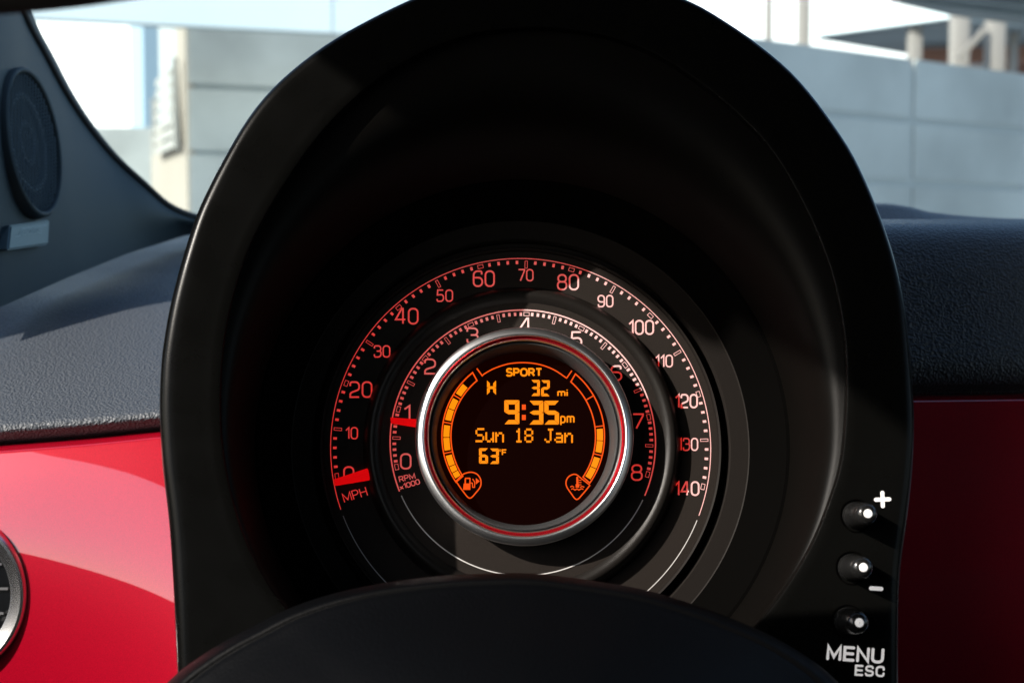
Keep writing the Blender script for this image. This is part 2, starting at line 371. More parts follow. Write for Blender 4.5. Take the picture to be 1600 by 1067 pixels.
# ================================================================ pillar trim with speaker
edge = [(-42, -150), (-10, -85), (18, -28), (42, 34), (68, 82), (100, 142), (136, 196), (176, 244), (224, 288), (260, 320), (298, 338), (350, 352)]
edge = smoothed(edge, 5)
def dep_edge(i): return .80+.24*i/(len(edge)-1)
pt = empty('pillar_trim', Matrix.Translation(P(60, 400, .8))); pi_ = pt.matrix_world.inverted()
tag(pt, 'dark blue grey windscreen pillar trim carrying an oval speaker, at the far left', 'pillar trim')
base = [(-330, -30), (-330, 560), (-100, 505), (0, 478), (120, 428), (290, 366), (360, 345)]
NB = len(edge)
bcurve = []
for i in range(NB):
    t = i/(NB-1)
    x = -46 + 406*t
    y = interp([(-260, 545), (-100, 505), (0, 480), (110, 432), (200, 396), (290, 368), (360, 356)], x)
    bcurve.append((x, y))
def trimpt(i, s):
    (x0, y0), (x1, y1) = bcurve[i], edge[i]
    d0 = interp([(-260, .60), (0, .76), (120, .86), (290, 1.03), (360, 1.07)], x0)
    d1 = dep_edge(i)
    bulge = -.012*math.sin(math.pi*s)
    return P(x0+(x1-x0)*s, y0+(y1-y0)*s, d0+(d1-d0)*s+bulge)
tl = []
for k in range(15):
    tl.append([pi_ @ trimpt(i, k/14) for i in range(NB)])
tl.append([pi_ @ (trimpt(i, 1)+Vector((0, .02, 0))) for i in range(NB)])
loft('trim_panel', tl, M['pillar'], pt, closed=False)
# rubber seal along the glass edge
se = []
for i in range(NB):
    p = trimpt(i, 1.0); q = trimpt(min(i+1, NB-1), 1.0) - trimpt(max(i-1, 0), 1.0); q.normalize()
    n1 = q.cross(Vector((0, 1, 0))).normalized(); n2 = q.cross(n1).normalized(); rr = .0028
    se.append([pi_ @ (p+n1*math.cos(a)*rr+n2*math.sin(a)*rr) for a in [k*math.pi/5 for k in range(10)]])
v = [p for r in se for p in r]; mesh('rubber_seal', v, grid_faces(len(se), 10, True), M['seal'], pt, True)
# speaker: find a plane on the trim
def trim_hit(px, py):                 # depth of the trim surface near a pixel (brute force)
    best = None
    for i in range(NB):
        for k in range(29):
            p = trimpt(i, k/28)-CAM; d = p.dot(FW); x = 800+FP*p.dot(RT)/d; y = 533.5-FP*p.dot(UP)/d
            e = (x-px)**2+(y-py)**2
            if best is None or e < best[0]: best = (e, d)
    return best[1]
dC, dT, dB, dR_ = trim_hit(52, 222), trim_hit(52, 140), trim_hit(52, 310), trim_hit(84, 222)
sc0 = P(52, 222, dC-.005)
vy = (P(52, 140, dT)-P(52, 310, dB)).normalized(); vx = (P(84, 222, dR_)-P(20, 222, trim_hit(20, 222))); vx = (vx-vy*vx.dot(vy)).normalized(); vz = vx.cross(vy)
sm = Matrix((vx, vy, vz)).transposed().to_4x4(); sm.translation = sc0
sp = empty('speaker'); sp.parent = pt; sp.matrix_local = pi_ @ sm
def onplane(px, py, m, off=0.0):      # local coordinates of a pixel on the plane z=off of matrix m
    n = m.to_3x3() @ Vector((0, 0, 1)); o0 = m @ Vector((0, 0, off)); r = ray(px, py)
    t = (o0-CAM).dot(n)/r.dot(n); return m.inverted() @ (CAM+r*t)
ha = abs(onplane(95, 222, sm).x-onplane(9, 222, sm).x)/2; hbv = abs(onplane(52, 117, sm).y-onplane(52, 328, sm).y)/2
def oval(f, z, n=72): return [(ha*f*math.cos(2*math.pi*i/n), hbv*f*math.sin(2*math.pi*i/n), z) for i in range(n)]
loft('grille_rim', [oval(1.035, -.012), oval(1.02, .0005), oval(.985, .002), oval(.945, .001), oval(.94, -.014)], M['pillar'], sp)
loft('speaker_cone', [oval(.93, -.012), oval(.70, -.010), oval(.60, -.010), oval(.50, -.013), oval(.34, -.016), oval(.26, -.014), oval(.16, -.012), oval(.02, -.012)], M['cone'], sp)
M['ridge'] = mat('grey_speaker_surround', (.10, .13, .145), .35)
loft('cone_surround', [oval(.74, -.007), oval(.70, -.0030), oval(.64, -.0022), oval(.58, -.0035), oval(.55, -.008)], M['ridge'], sp)
loft('dust_cap', [oval(.36, -.009), oval(.32, -.0035), oval(.26, -.0025), oval(.20, -.0045), oval(.17, -.008)], M['ridge'], sp)
gvv, gff = [], []
def wire(x0, y0, x1, y1, z, wd_):
    d = Vector((x1-x0, y1-y0)).normalized(); n = Vector((-d.y, d.x))*wd_; b = len(gvv)
    gvv.extend([(x0+n.x, y0+n.y, z), (x1+n.x, y1+n.y, z), (x1, y1, z+wd_), (x0, y0, z+wd_), (x1-n.x, y1-n.y, z), (x0-n.x, y0-n.y, z)])
    gff.extend([(b, b+1, b+2, b+3), (b+3, b+2, b+4, b+5)])
N1 = 33
for k in range(1, N1):
    y = hbv*.93*(2*k/N1-1); x = ha*.93*math.sqrt(max(0, 1-(y/(hbv*.93))**2)); wire(-x, y, x, y, -.0005, hbv*.93/N1*.36)
N2 = 18
for k in range(1, N2):
    x = ha*.93*(2*k/N2-1); y = hbv*.93*math.sqrt(max(0, 1-(x/(ha*.93))**2)); wire(x, -y, x, y, -.0003, ha*.93/N2*.30)
g = mesh('speaker_grille', gvv, gff, M['grille'], sp); g['kind'] = 'stuff'
# badge
dBd = trim_hit(44, 368)-.008
bm_ = Matrix((vx, vy, vz)).transposed().to_4x4(); bm_.translation = P(44, 368, dBd)
bq = [onplane(*q, bm_, .0028) for q in ((17, 352), (78, 343), (76, 382), (13, 391))]
bk = [Vector((q.x, q.y, -.008)) for q in bq]; bk[0].x -= .001; bk[3].x -= .0025
vv = [q for q in bk]+[q for q in bq]
badge = mesh('badge', vv, [(4, 5, 6, 7), (0, 1, 5, 4), (1, 2, 6, 5), (2, 3, 7, 6), (3, 0, 4, 7)], M['badge'])
m = bmesh.new(); m.from_mesh(badge.data); bmesh.ops.bevel(m, geom=[e for e in m.edges if not e.is_boundary], offset=.0009, segments=3, affect='EDGES'); m.to_mesh(badge.data); m.free()
badge.parent = pt; badge.matrix_local = pi_ @ bm_

# ================================================================ stroke lettering
def fillet(pts, closed=False, seg=6):
    out = []; n = len(pts)
    for i, p in enumerate(pts):
        x, y, r = (p+(0,))[:3] if len(p) == 2 else p
        if r == 0 or (not closed and i in (0, n-1)): out.append((x, y)); continue
        a = Vector(pts[i-1][:2]); b = Vector((x, y)); c = Vector(pts[(i+1) % n][:2])
        u, v_ = (a-b), (c-b); lu, lv = u.length, v_.length; u.normalize(); v_.normalize()
        ang = u.angle(v_, math.pi)
        if ang > math.pi-.02: out.append((x, y)); continue
        t = min(r/math.tan(ang/2), lu*.499, lv*.499); rr = t*math.tan(ang/2)
        cen = b+(u+v_).normalized()*(rr/math.sin(ang/2)); s, e = b+u*t-cen, b+v_*t-cen
        tot = s.angle(e); cr = s.x*e.y-s.y*e.x; sg = 1 if cr > 0 else -1
        for k in range(seg+1):
            th = sg*tot*k/seg; out.append((cen.x+s.x*math.cos(th)-s.y*math.sin(th), cen.y+s.x*math.sin(th)+s.y*math.cos(th)))
    return out
G = {  # unit-height glyphs: (width, [(points, closed), ...])
 '0': (.60, [([(0,0,.27),(.6,0,.27),(.6,1,.27),(0,1,.27)], 1)]),
 '1': (.28, [([(0,.74),(.28,1),(.28,0)], 0)]),
 '2': (.58, [([(0,.73),(0,1,.27),(.58,1,.27),(.58,.50,.2),(0,.28,.2),(0,0),(.58,0)], 0)]),
 '3': (.58, [([(0,.76),(0,1,.26),(.58,1,.26),(.58,.53,.2),(.2,.53)], 0), ([(.3,.53),(.60,.53,.22),(.60,0,.27),(0,0,.27),(0,.25)], 0)]),
 '4': (.64, [([(.48,0),(.48,1),(.40,1),(0,.28),(.64,.28)], 0)]),
 '5': (.58, [([(.55,1),(.06,1),(.02,.56),(.58,.62,.24),(.58,0,.27),(0,0,.27),(0,.22)], 0)]),
 '6': (.60, [([(.56,.78),(.56,1,.26),(0,1,.27),(0,0,.27),(.6,0,.27),(.6,.57,.26),(0,.57,.2)], 0)]),
 '7': (.56, [([(0,1),(.56,1),(.56,.9),(.18,0)], 0)]),
 '8': (.60, [([(0,0,.25),(.6,0,.25),(.6,.53,.2),(0,.53,.2)], 1), ([(.03,.53,.2),(.57,.53,.2),(.57,1,.24),(.03,1,.24)], 1)]),
 '9': (.60, [([(.04,.22),(.04,0,.26),(.6,0,.27),(.6,1,.27),(0,1,.27),(0,.43,.26),(.6,.43,.2)], 0)]),
 'M': (.80, [([(0,0),(0,1),(.4,.18),(.8,1),(.8,0)], 0)]),
 'P': (.60, [([(0,0),(0,1),(.6,1,.26),(.6,.46,.26),(0,.46)], 0)]),
 'H': (.66, [([(0,0),(0,1)], 0), ([(.66,0),(.66,1)], 0), ([(0,.52),(.66,.52)], 0)]),
 'R': (.62, [([(0,0),(0,1),(.6,1,.26),(.6,.46,.26),(0,.46)], 0), ([(.34,.46),(.64,0)], 0)]),
 'x': (.50, [([(0,0),(.5,.62)], 0), ([(0,.62),(.5,0)], 0)]),
 'S': (.62, [([(.60,.84),(.52,1,.14),(.02,1,.24),(.02,.54,.22),(.62,.46,.22),(.62,0,.24),(.08,0,.14),(0,.16)], 0)]),
 'O': (.74, [([(0,0,.36),(.74,0,.36),(.74,1,.36),(0,1,.36)], 1)]),
 'T': (.66, [([(0,1),(.66,1)], 0), ([(.33,1),(.33,0)], 0)]),
 'E': (.58, [([(.58,0),(0,0),(0,1),(.58,1)], 0), ([(0,.51),(.54,.51)], 0)]),
 'N': (.68, [([(0,0),(0,1),(.68,0),(.68,1)], 0)]),
 'U': (.66, [([(0,1),(0,0,.28),(.66,0,.28),(.66,1)], 0)]),
 'C': (.64, [([(.64,.72),(.60,1,.3),(0,1,.34),(0,0,.34),(.60,0,.3),(.64,.28)], 0)]),
 'F': (.54, [([(0,0),(0,1),(.54,1)], 0), ([(0,.52),(.48,.52)], 0)]),
 'm': (.86, [([(0,0),(0,.68)], 0), ([(0,.46),(0,.68,.2),(.43,.68,.2),(.43,0)], 0), ([(.43,.46),(.43,.68,.2),(.86,.68,.2),(.86,0)], 0)]),
 'i': (.0, [([(0,0),(0,.68)], 0), ([(0,.88),(0,1.0)], 0)]),
 'p': (.54, [([(0,-.28),(0,.68)], 0), ([(0,0),(.54,0,.25),(.54,.68,.25),(0,.68)], 0)]),
 '+': (1.0, [([(0,.5),(1,.5)], 0), ([(.5,0),(.5,1)], 0)]),
 '-': (1.0, [([(0,.5),(1,.5)], 0)]),
 'B': (.62, [([(0,0),(0,1),(.58,1,.22),(.58,.53,.2),(0,.53)], 0), ([(.3,.53),(.62,.53,.22),(.62,0,.22),(0,0)], 0)]),
}
class Ink:                           # flat print built in photograph pixels, then laid on a plane
    def __init__(s): s.v = []; s.f = []; s.k = 0
    def poly(s, pts): b = len(s.v); s.v += [(x, y, s.k) for x, y in pts]; s.f.append(tuple(range(b, b+len(pts)))); s.k += 1
    def stroke(s, pts, w_, closed=False, cap='butt'):
        p = [Vector(q) for q in pts]; q = [p[0]]
        for a in p[1:]:
            if (a-q[-1]).length > 1e-4: q.append(a)
        if closed and (q[0]-q[-1]).length < 1e-4: q.pop()
        n = len(q); b = len(s.v); h = w_/2
        for i in range(n):
            if closed: d0, d1 = (q[i]-q[i-1]), (q[(i+1) % n]-q[i])
            else: d0 = q[i]-q[i-1] if i else q[1]-q[0]; d1 = q[i+1]-q[i] if i < n-1 else q[i]-q[i-1]
            d0, d1 = d0.normalized(), d1.normalized(); n0, n1 = Vector((-d0.y, d0.x)), Vector((-d1.y, d1.x))
            mm = n0+n1; mm = mm.normalized() if mm.length > 1e-3 else n0
            L = h/max(mm.dot(n0), .45); s.v += [(q[i].x+mm.x*L, q[i].y+mm.y*L, s.k), (q[i].x-mm.x*L, q[i].y-mm.y*L, s.k)]
        for i in range(n if closed else n-1):
            j = (i+1) % n; s.f.append((b+2*i, b+2*j, b+2*j+1, b+2*i+1))
        s.k += 1
        if cap == 'round' and not closed:
            for e, o_ in ((q[0], q[1]), (q[-1], q[-2])):
                a0 = math.atan2((e-o_).y, (e-o_).x)
                s.poly([(e.x+h*math.cos(a0-math.pi/2+math.pi*k/8), e.y+h*math.sin(a0-math.pi/2+math.pi*k/8)) for k in range(9)]); s.k -= 1
            s.k += 1
    def text(s, t, cx, cy, h, w_, width=None, rot=0.0, gap=.22, cap='butt', slant=0.0):
        adv, total = [], 0
        for i, ch in enumerate(t): adv.append(total); total += (G[ch][0] if ch != ' ' else .4)+gap
        total -= gap; inner = h-w_; sx_ = ((width-w_)/total/inner if width else 1.0) if total > 0 else 1
        ca, sa = math.cos(R(rot)), math.sin(R(rot))
        for ch, a in zip(t, adv):
            if ch == ' ': continue
            for pts, cl in G[ch][1]:
                pl = fillet([tuple(q) for q in pts], bool(cl))
                out = []
                for x, y in pl:
                    X = ((a+x+slant*(y-.5))-total/2)*inner*sx_; Y = -(y-.5)*inner
                    out.append((cx+X*ca+Y*sa, cy-X*sa+Y*ca))
                s.stroke(out, w_, bool(cl), cap)
    def lay(s, name, m_, mt, parent, z, step=.000012):
        vs = [onplane(x, y, m_, z+k*step) for x, y, k in s.v]
        return mesh(name, vs, s.f, mt, parent)

# badge lettering
ik = Ink(); ik.stroke([(24, 370), (31, 368.5), (35, 357), (72, 352)], 1.3)
ik.text('BOSE', 51, 361.5, 9, 1.2, 31, 7, slant=.25)
bl_ = ik.lay('badge_lettering', bm_, M['badge_text'], badge, .0030)

# ================================================================ instrument cluster
O = P(815, 694.5, .60); vray = (CAM-O).normalized()
ez = (vray + UP*math.tan(R(5.2)) + RT*math.tan(R(2.6))).normalized()
ex = UP.cross(ez).normalized(); ey = ez.cross(ex)
CM = Matrix((ex, ey, ez)).transposed().to_4x4(); CM.translation = O
cl = empty('instrument_cluster', CM); tag(cl, 'round instrument cluster with red lit dials under a deep black hood', 'instrument cluster')
def L(px, py, z): return onplane(px, py, CM, z)

outer_px = [(600, 1300), (280, 1290), (276, 1100), (273.5, 1040), (270, 962), (266, 884), (260, 806), (250.5, 728), (247, 670), (246, 625), (249, 562), (254, 525), (260.5, 487), (269, 450), (279, 412), (291, 373), (304, 334), (322, 294), (350, 240), (384, 183), (424, 134), (472, 92), (520, 58), (568, 31), (624, 3), (690, -24), (770, -44), (855, -51), (940, -44), (1020, -24), (1090, 3), (1130, 27), (1171, 54), (1229, 100), (1269, 143), (1304, 190), (1335, 237), (1363, 296), (1386, 354), (1405, 415), (1418, 480), (1427, 562), (1432, 628), (1433, 670), (1431, 720), (1427, 766), (1420, 822), (1412, 880), (1409, 930), (1408, 1000), (1407, 1100), (1405, 1290), (1100, 1300)]
inner_px = [(820, 1075), (700, 1068), (560, 1030), (490, 990), (447, 951), (423, 919), (400, 878), (376, 822), (359, 760), (349, 705), (345, 660), (345, 600), (350, 535), (363, 468), (385, 397), (407, 350), (436, 300), (495, 215), (567, 142), (640, 92), (730, 55), (830, 43), (930, 52), (1000, 74), (1060, 106), (1129, 157), (1192, 217), (1232, 276), (1262, 332), (1284, 382), (1301, 431), (1313, 484), (1321, 540), (1323, 597), (1320, 672), (1313, 729), (1299, 774), (1277, 832), (1247, 888), (1205, 948), (1150, 1005), (1060, 1050), (940, 1070)]
ZR = .074
NA = 220
def polar_contour(pxs, z, n=NA, cy=-.012):
    pts = [L(x, y, z) for x, y in pxs]; pts = [(p.x, p.y-cy) for p in pts]
    dense = smoothed(pts+[pts[0]], 8)
    pol = sorted((math.atan2(y, x) % (2*math.pi), math.hypot(x, y)) for x, y in dense)
    pol = [(pol[-1][0]-2*math.pi, pol[-1][1])]+pol+[(pol[0][0]+2*math.pi, pol[0][1])]
    return [(2*math.pi*i/n, interp(pol, 2*math.pi*i/n)) for i in range(n)]
oc = polar_contour(outer_px, ZR-.002); ic = polar_contour(inner_px, ZR-.001)
def relax(c, it):
    r = [x[1] for x in c]; n = len(r)
    for _ in range(it): r = [(r[i-1]+2*r[i]+r[(i+1) % n])/4 for i in range(n)]
    return [(a[0], b) for a, b in zip(c, r)]
oc, ic = relax(oc, 1), relax(ic, 3)
def ring(c, dr, z, sc_=1.0): return [((r*sc_+dr)*math.cos(a), -.012+(r*sc_+dr)*math.sin(a), z) for a, r in c]
hood_loops = [ring(oc, 0, -.10, .93), ring(oc, 0, -.03, .975), ring(oc, 0, .05, 1.0), ring(oc, 0, ZR-.0065), ring(oc, -.0003, ZR-.0045), ring(oc, -.0009, ZR-.0028), ring(oc, -.0019, ZR-.0012),
              ring(oc, -.0032, ZR-.0002), ring(oc, -.0050, ZR), ring(oc, -.0072, ZR)]
for t in (.25, .5, .75):
    hood_loops.append([tuple((1-t)*a+t*b for a, b in zip(p, q)) for p, q in zip(ring(oc, -.0072, ZR), ring(ic, .0045, ZR-.0008))])
hood_loops += [ring(ic, .0045, ZR-.0008), ring(ic, .0010, ZR-.0008), ring(ic, .0003, ZR-.0011), ring(ic, 0, ZR-.0018), ring(ic, .0008, ZR-.009)]
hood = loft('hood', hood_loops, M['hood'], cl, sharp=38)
# tunnel: from just inside the hood mouth to the round bowl
RB, ZB = .1085, .024
circ = [(a, 0) for a, r in ic]
def mix_ring(t, z):
    out = []
    for a, r in ic:
        x0, y0 = (r+.0018)*math.cos(a), -.012+(r+.0018)*math.sin(a); x1, y1 = RB*math.cos(a), RB*math.sin(a)
        out.append((x0+(x1-x0)*t, y0+(y1-y0)*t, z))
    return out
tl = [mix_ring(t, ZR-.0060-dz) for t, dz in smoothed([(0, 0), (.14, .0007), (.28, .0016), (.42, .0034), (.56, .0072), (.70, .0140), (.82, .0230), (.92, .0330), (1, ZR-.0060-ZB)], 3)]
tunnel = loft('tunnel', tl, M['tunnel'], cl)
lathe('bowl', [(.1105, .0222), (.1076, .0218), (.0975, .0040), (.0966, .0012)], M['surround'], cl, 200)
lathe('flange', [(.0967, .0010), (.0962, .0006), (.0888, .0002), (.0878, -.0012), (.0876, -.0035), (.0852, -.0035), (.0848, .0015), (.0843, .0022), (.0836, .0016), (.0832, .0002)], M['flange'], cl, 200, sharp=30)
# --- speedometer dial
ZD = 0.0; RS = .0802
speed = lathe('speedometer_dial', [(.0833, ZD), (.0640, ZD)], M['dial'], cl, 200)
def ang_px(R_, a, z): return (R_*math.cos(R(a)), R_*math.sin(R(a)), z)
def arc_band(name, r0, r1, a0, a1, z, mt, parent, n=None, oy=0.0):
    n = n or max(8, int(abs(a1-a0))); v = []
    for i in range(n+1):
        a = a0+(a1-a0)*i/n; p, q = ang_px(r0, a, z), ang_px(r1, a, z); v += [(p[0], p[1]+oy, z), (q[0], q[1]+oy, z)]
    return mesh(name, v, [(2*i, 2*i+1, 2*i+3, 2*i+2) for i in range(n)], mt, parent)
def ticks(name, RR, px, items, z, mt, parent):
    v, f = [], []
    def rect(a, r0, r1, hw):
        ca, sa = math.cos(R(a)), math.sin(R(a)); b = len(v)
        for r, t in ((r0, -hw), (r1, -hw), (r1, hw), (r0, hw)): v.append((r*ca-t*sa, r*sa+t*ca, z))
        f.append((b, b+1, b+2, b+3))
    def frame(a, r0, r1, hw, w_):
        ca, sa = math.cos(R(a)), math.sin(R(a)); b = len(v)
        for e in (0, w_):
            for r, t in ((r0+e, -hw+e), (r1-e, -hw+e), (r1-e, hw-e), (r0+e, hw-e)): v.append((r*ca-t*sa, r*sa+t*ca, z))
        for i in range(4): j = (i+1) % 4; f.append((b+i, b+j, b+4+j, b+4+i))
    for kind, a in items:
        if kind == 0: rect(a, RR-9.2*px, RR-3.6*px, 1.95*px)
        elif kind == 1: frame(a, RR-16*px, RR-3.4*px, 2.3*px, .85*px)
        else: frame(a, RR-9.4*px, RR-3.2*px, 4.7*px, .85*px)
    return mesh(name, v, f, mt, parent)
pxm = .60/FP
def a_mph(m_): return 189.5-1.448*m_
it = []
for m_ in range(0, 141, 2): it.append((0 if m_ % 10 else (1 if m_ % 20 else 2), a_mph(m_)))
ticks('tick_marks', RS, pxm, it, ZD+.00006, M['print'], speed)
arc_band('scale_line', RS-.55*pxm, RS+.75*pxm, 199.5, -22, ZD+.00006, M['print'], speed, 300)
arc_band('lower_line', RS-.55*pxm, RS+.65*pxm, -23.5, -158.5, ZD+.00006, M['print_white'], speed, 200)
big, small = 2.6, 2.1
for t, x, y, h, wd_ in (('10', 549.5, 676.5, 19.5, 20), ('20', 564, 608.5, 26, 36), ('30', 597, 549, 19.5, 26), ('40', 635.5, 494, 26, 37), ('50', 695, 462, 19.5, 26), ('60', 756, 435.5, 26, 34.5), ('70', 821.5, 430, 19.5, 24.5),
                      ('80', 887.5, 441, 25.5, 34.5), ('90', 946, 470.5, 19.5, 25), ('100', 1002, 511.5, 23.5, 40), ('110', 1037.5, 564, 20, 28), ('120', 1072.5, 626.5, 22.5, 36), ('130', 1075, 694, 20.5, 32), ('140', 1073.5, 763, 23, 39), ('0', 545, 741, 26, 17.5)):
    ik = Ink(); ik.text(t, x, y, h, big if h > 21 else small, wd_); ik.lay('numeral', CM, M['print'], speed, ZD+.00006)
ik = Ink(); ik.text('MPH', 554.5, 772.5, 15, 1.6, 39, 17); ik.lay('unit_lettering', CM, M['print'], speed, ZD+.00006)
# --- collar and tachometer dial
ZT = .0045; RTc = .0556; TX, TY = .0005, .0012
lathe('collar', [(.0672, -.0002), (.0667, .0012), (.0655, .0040), (.0643, .0058), (.0630, .0065), (.0616, .0062), (.0602, .0054), (.0592, ZT-.0002)], M['collar'], cl, 200, .0003, .0006, sharp=60)
tach = lathe('tachometer_dial', [(.0598, ZT), (.0430, ZT)], M['dial'], cl, 200, TX, TY)
pxt = (.60-ZT)/FP
def a_rpm(k): return 191.5-25.85*k
it = []
for k in range(0, 81): it.append((0 if k % 5 else (1 if k % 10 else 2), a_rpm(k/10)))
ticks('tick_marks', RTc, pxt, it, ZT+.00006, M['print_tach'], tach).location = (TX, TY, 0)
arc_band('scale_line', RTc-.9*pxt, RTc+1.1*pxt, 202, -24.5, ZT+.00006, M['print_tach'], tach, 300).location = (TX, TY, 0)
arc_band('lower_line', RTc-.8*pxt, RTc+.8*pxt, -26.5, -156, ZT+.00006, M['print_white'], tach, 200).location = (TX, TY, 0)
for t, x, y, h, wd_ in (('0', 634, 720.5, 25.5, 18), ('1', 636, 644, 23, 10.5), ('2', 672, 572.5, 25, 18.5), ('3', 738, 524, 25, 18.5), ('4', 821, 508.5, 25, 20), ('5', 900.5, 530, 25, 18.5), ('6', 963, 583, 25, 18.5), ('7', 997, 658, 25, 18), ('8', 995, 738, 26, 18.5)):
    ik = Ink(); ik.text(t, x, y, h, 2.7, wd_); ik.lay('numeral', CM, M['print_tach'], tach, ZT+.00006)
ik = Ink(); ik.text('RPM', 636, 746, 9.5, 1.4, 26, 13); ik.text('x1000', 640, 756.5, 8.6, 1.4, 33, 17, gap=.2); ik.lay('unit_lettering', CM, M['print_tach'], tach, ZT+.00006)
# --- needles
def needle(name, q, z, th):
    top = [L(x, y, z) for x, y in q]; bot = [Vector((p.x, p.y, z-th)) for p in top]
    mid = [(top[0]+top[3])/2+Vector((0, 0, .0009)), (top[1]+top[2])/2+Vector((0, 0, .0016))]
    return mesh(name, top+bot+mid, [(0, 1, 9, 8), (8, 9, 2, 3), (0, 8, 3), (1, 2, 9), (0, 4, 5, 1), (3, 2, 6, 7), (0, 3, 7, 4), (1, 5, 6, 2), (4, 7, 6, 5)], M['needle'], cl)
needle('speed_needle', [(522, 748.5), (575, 731), (578.5, 749.5), (523.5, 758.5)], .0035, .0015)
needle('tachometer_needle', [(610, 652), (662, 655.5), (662, 669), (611, 661)], ZT+.0035, .0015)
# --- chrome ring, painted red reflection, bezel, screen
CX, CY = .0006, .0024
ch = lathe('chrome_ring', [(.0442, ZT+.0002), (.0447, .0130), (.0450, .0152), (.0449, .0164), (.0445, .0171), (.0438, .0176), (.0429, .0181), (.0422, .0184), (.0417, .0184), (.0413, .0181), (.0411, .0175)], M['chrome'], cl, 220, CX, CY, sharp=70)
lathe('red_reflection_ring', [(.0411, .0176), (.0406, .0170), (.0399, .0165)], M['dash_reflection'], ch, 220, CX, CY)  # red band stands in for the dash mirrored in the chrome
lathe('inner_trim', [(.03992, .0166), (.0398, .0168), (.0395, .0165), (.0393, .0152)], M['chrome'], ch, 220, CX, CY, sharp=70)
lathe('screen_bezel', [(.0394, .0150), (.0391, .0138), (.0387, .0146), (.0383, .0148), (.0379, .0143), (.0364, .0075), (.0362, .0040)], M['bezel'], cl, 200, CX, CY, sharp=50)
ZS = .0042
scr = lathe('display_screen', [(.0372, ZS), (.010, ZS), (.0002, ZS)], M['screen'], cl, 160, CX, CY, cap=True)
SZ = ZS+.00012
def lay(ik_, name, mt, parent=scr): return ik_.lay(name, CM, mt, parent, SZ)
SEG = {'a': [(0, 0), (1, 0)], 'b': [(1, 0), (1, 1)], 'c': [(1, 1), (1, 2)], 'd': [(0, 2), (1, 2)], 'e': [(0, 1), (0, 2)], 'f': [(0, 0), (0, 1)], 'g': [(0, 1), (1, 1)]}
D7 = {'9': 'abcdfg', '3': 'abcdg', '5': 'acdfg', '2': 'abdeg', '6': 'acdefg', 'H': 'bcefg'}
def seven(ik_, ch_, x, y, w_, h, t):                 # x, y: upper left outer corner
    g_ = .45; W, H = w_, h; m_ = H/2
    polys = {'a': [(g_, 0), (W-g_, 0), (W-t, t), (t, t)], 'd': [(t, H-t), (W-t, H-t), (W-g_, H), (g_, H)],
             'f': [(0, g_), (t, t+g_), (t, m_-t/2-g_*.2), (0, m_-g_)], 'b': [(W, g_), (W, m_-g_), (W-t, m_-t/2-g_*.2), (W-t, t+g_)],
             'e': [(0, m_+g_), (t, m_+t/2+g_*.2), (t, H-t-g_), (0, H-g_)], 'c': [(W, m_+g_), (W, H-g_), (W-t, H-t-g_), (W-t, m_+t/2+g_*.2)],
             'g': [(g_*1.2, m_), (t, m_-t/2), (W-t, m_-t/2), (W-g_*1.2, m_), (W-t, m_+t/2), (t, m_+t/2)]}
    for s_ in D7[ch_]: ik_.poly([(x+a, y+b) for a, b in polys[s_]])
for ch_, x, y, w_, h, t in (('9', 788, 625, 23.5, 37.5, 6.6), ('3', 827, 626, 22, 37, 6.6), ('5', 850.5, 626, 23, 37, 6.6), ('3', 830, 593.5, 13.5, 25, 4.2), ('2', 845.5, 594, 13.5, 25, 4.2), ('6', 748.5, 700, 14, 24, 4.3), ('3', 765.5, 700.5, 14, 24, 4.3), ('H', 761, 594, 14, 23, 4.3)):
    ik = Ink(); seven(ik, ch_, x, y, w_, h, t); lay(ik, 'display_digit', M['amber'])
ik = Ink(); ik.poly([(815.5, 632), (821.5, 632), (821.5, 640), (815.5, 640)]); ik.poly([(815.5, 648), (821.5, 648), (821.5, 656), (815.5, 656)]); lay(ik, 'display_colon', M['orange'])
ik = Ink(); ik.text('SPORT', 819, 581.5, 13.5, 2.8, 57, 0, gap=.26); lay(ik, 'display_word', M['amber'])
ik = Ink(); ik.text('mi', 879, 613.5, 12, 2.3, 16.5, 0, gap=.28); lay(ik, 'display_word', M['amber'])
ik = Ink(); ik.text('pm', 886.5, 653, 16, 2.3, 22.5, 0, gap=.3); lay(ik, 'display_word', M['amber'])
ik = Ink(); ik.text('F', 788, 706.5, 10, 2.0, 8, 0); ik.stroke([(781.5+1.5*math.cos(k*.785), 703.5+1.5*math.sin(k*.785)) for k in range(8)], .8, True); lay(ik, 'display_word', M['amber'])
BIT = {'S': ['01111','10000','10000','01110','00001','00001','11110'], 'u': ['00000','00000','10001','10001','10001','10011','01101'], 'n': ['00000','00000','10110','11001','10001','10001','10001'],
       '1': ['00100','01100','00100','00100','00100','00100','01110'], '8': ['01110','10001','10001','01110','10001','10001','01110'], 'J': ['00111','00010','00010','00010','00010','10010','01100'], 'a': ['00000','00000','01110','00001','01111','10001','01111']}
cw, chh, x0, y0 = 2.72, 3.15, 743.0, 668.6
for wd_, i0 in (('Sun', 0), ('18', 4), ('Jan', 7)):
    ik = Ink()
    for k, c_ in enumerate(wd_):
        bx = x0+(i0+k)*15.4
        if c_ == '1' or c_ == '8': bx -= .5
        for r_ in range(7):
            row_ = BIT[c_][r_]; j = 0
            while j < 5:
                if row_[j] == '1':
                    e = j
                    while e < 5 and row_[e] == '1': e += 1
                    yy = y0+r_*chh+(i0+k)*.12; ik.poly([(bx+j*cw, yy), (bx+e*cw-.05, yy), (bx+e*cw-.05, yy+chh-.06), (bx+j*cw, yy+chh-.06)]); j = e
                else: j += 1
    lay(ik, 'display_word', M['amber'])
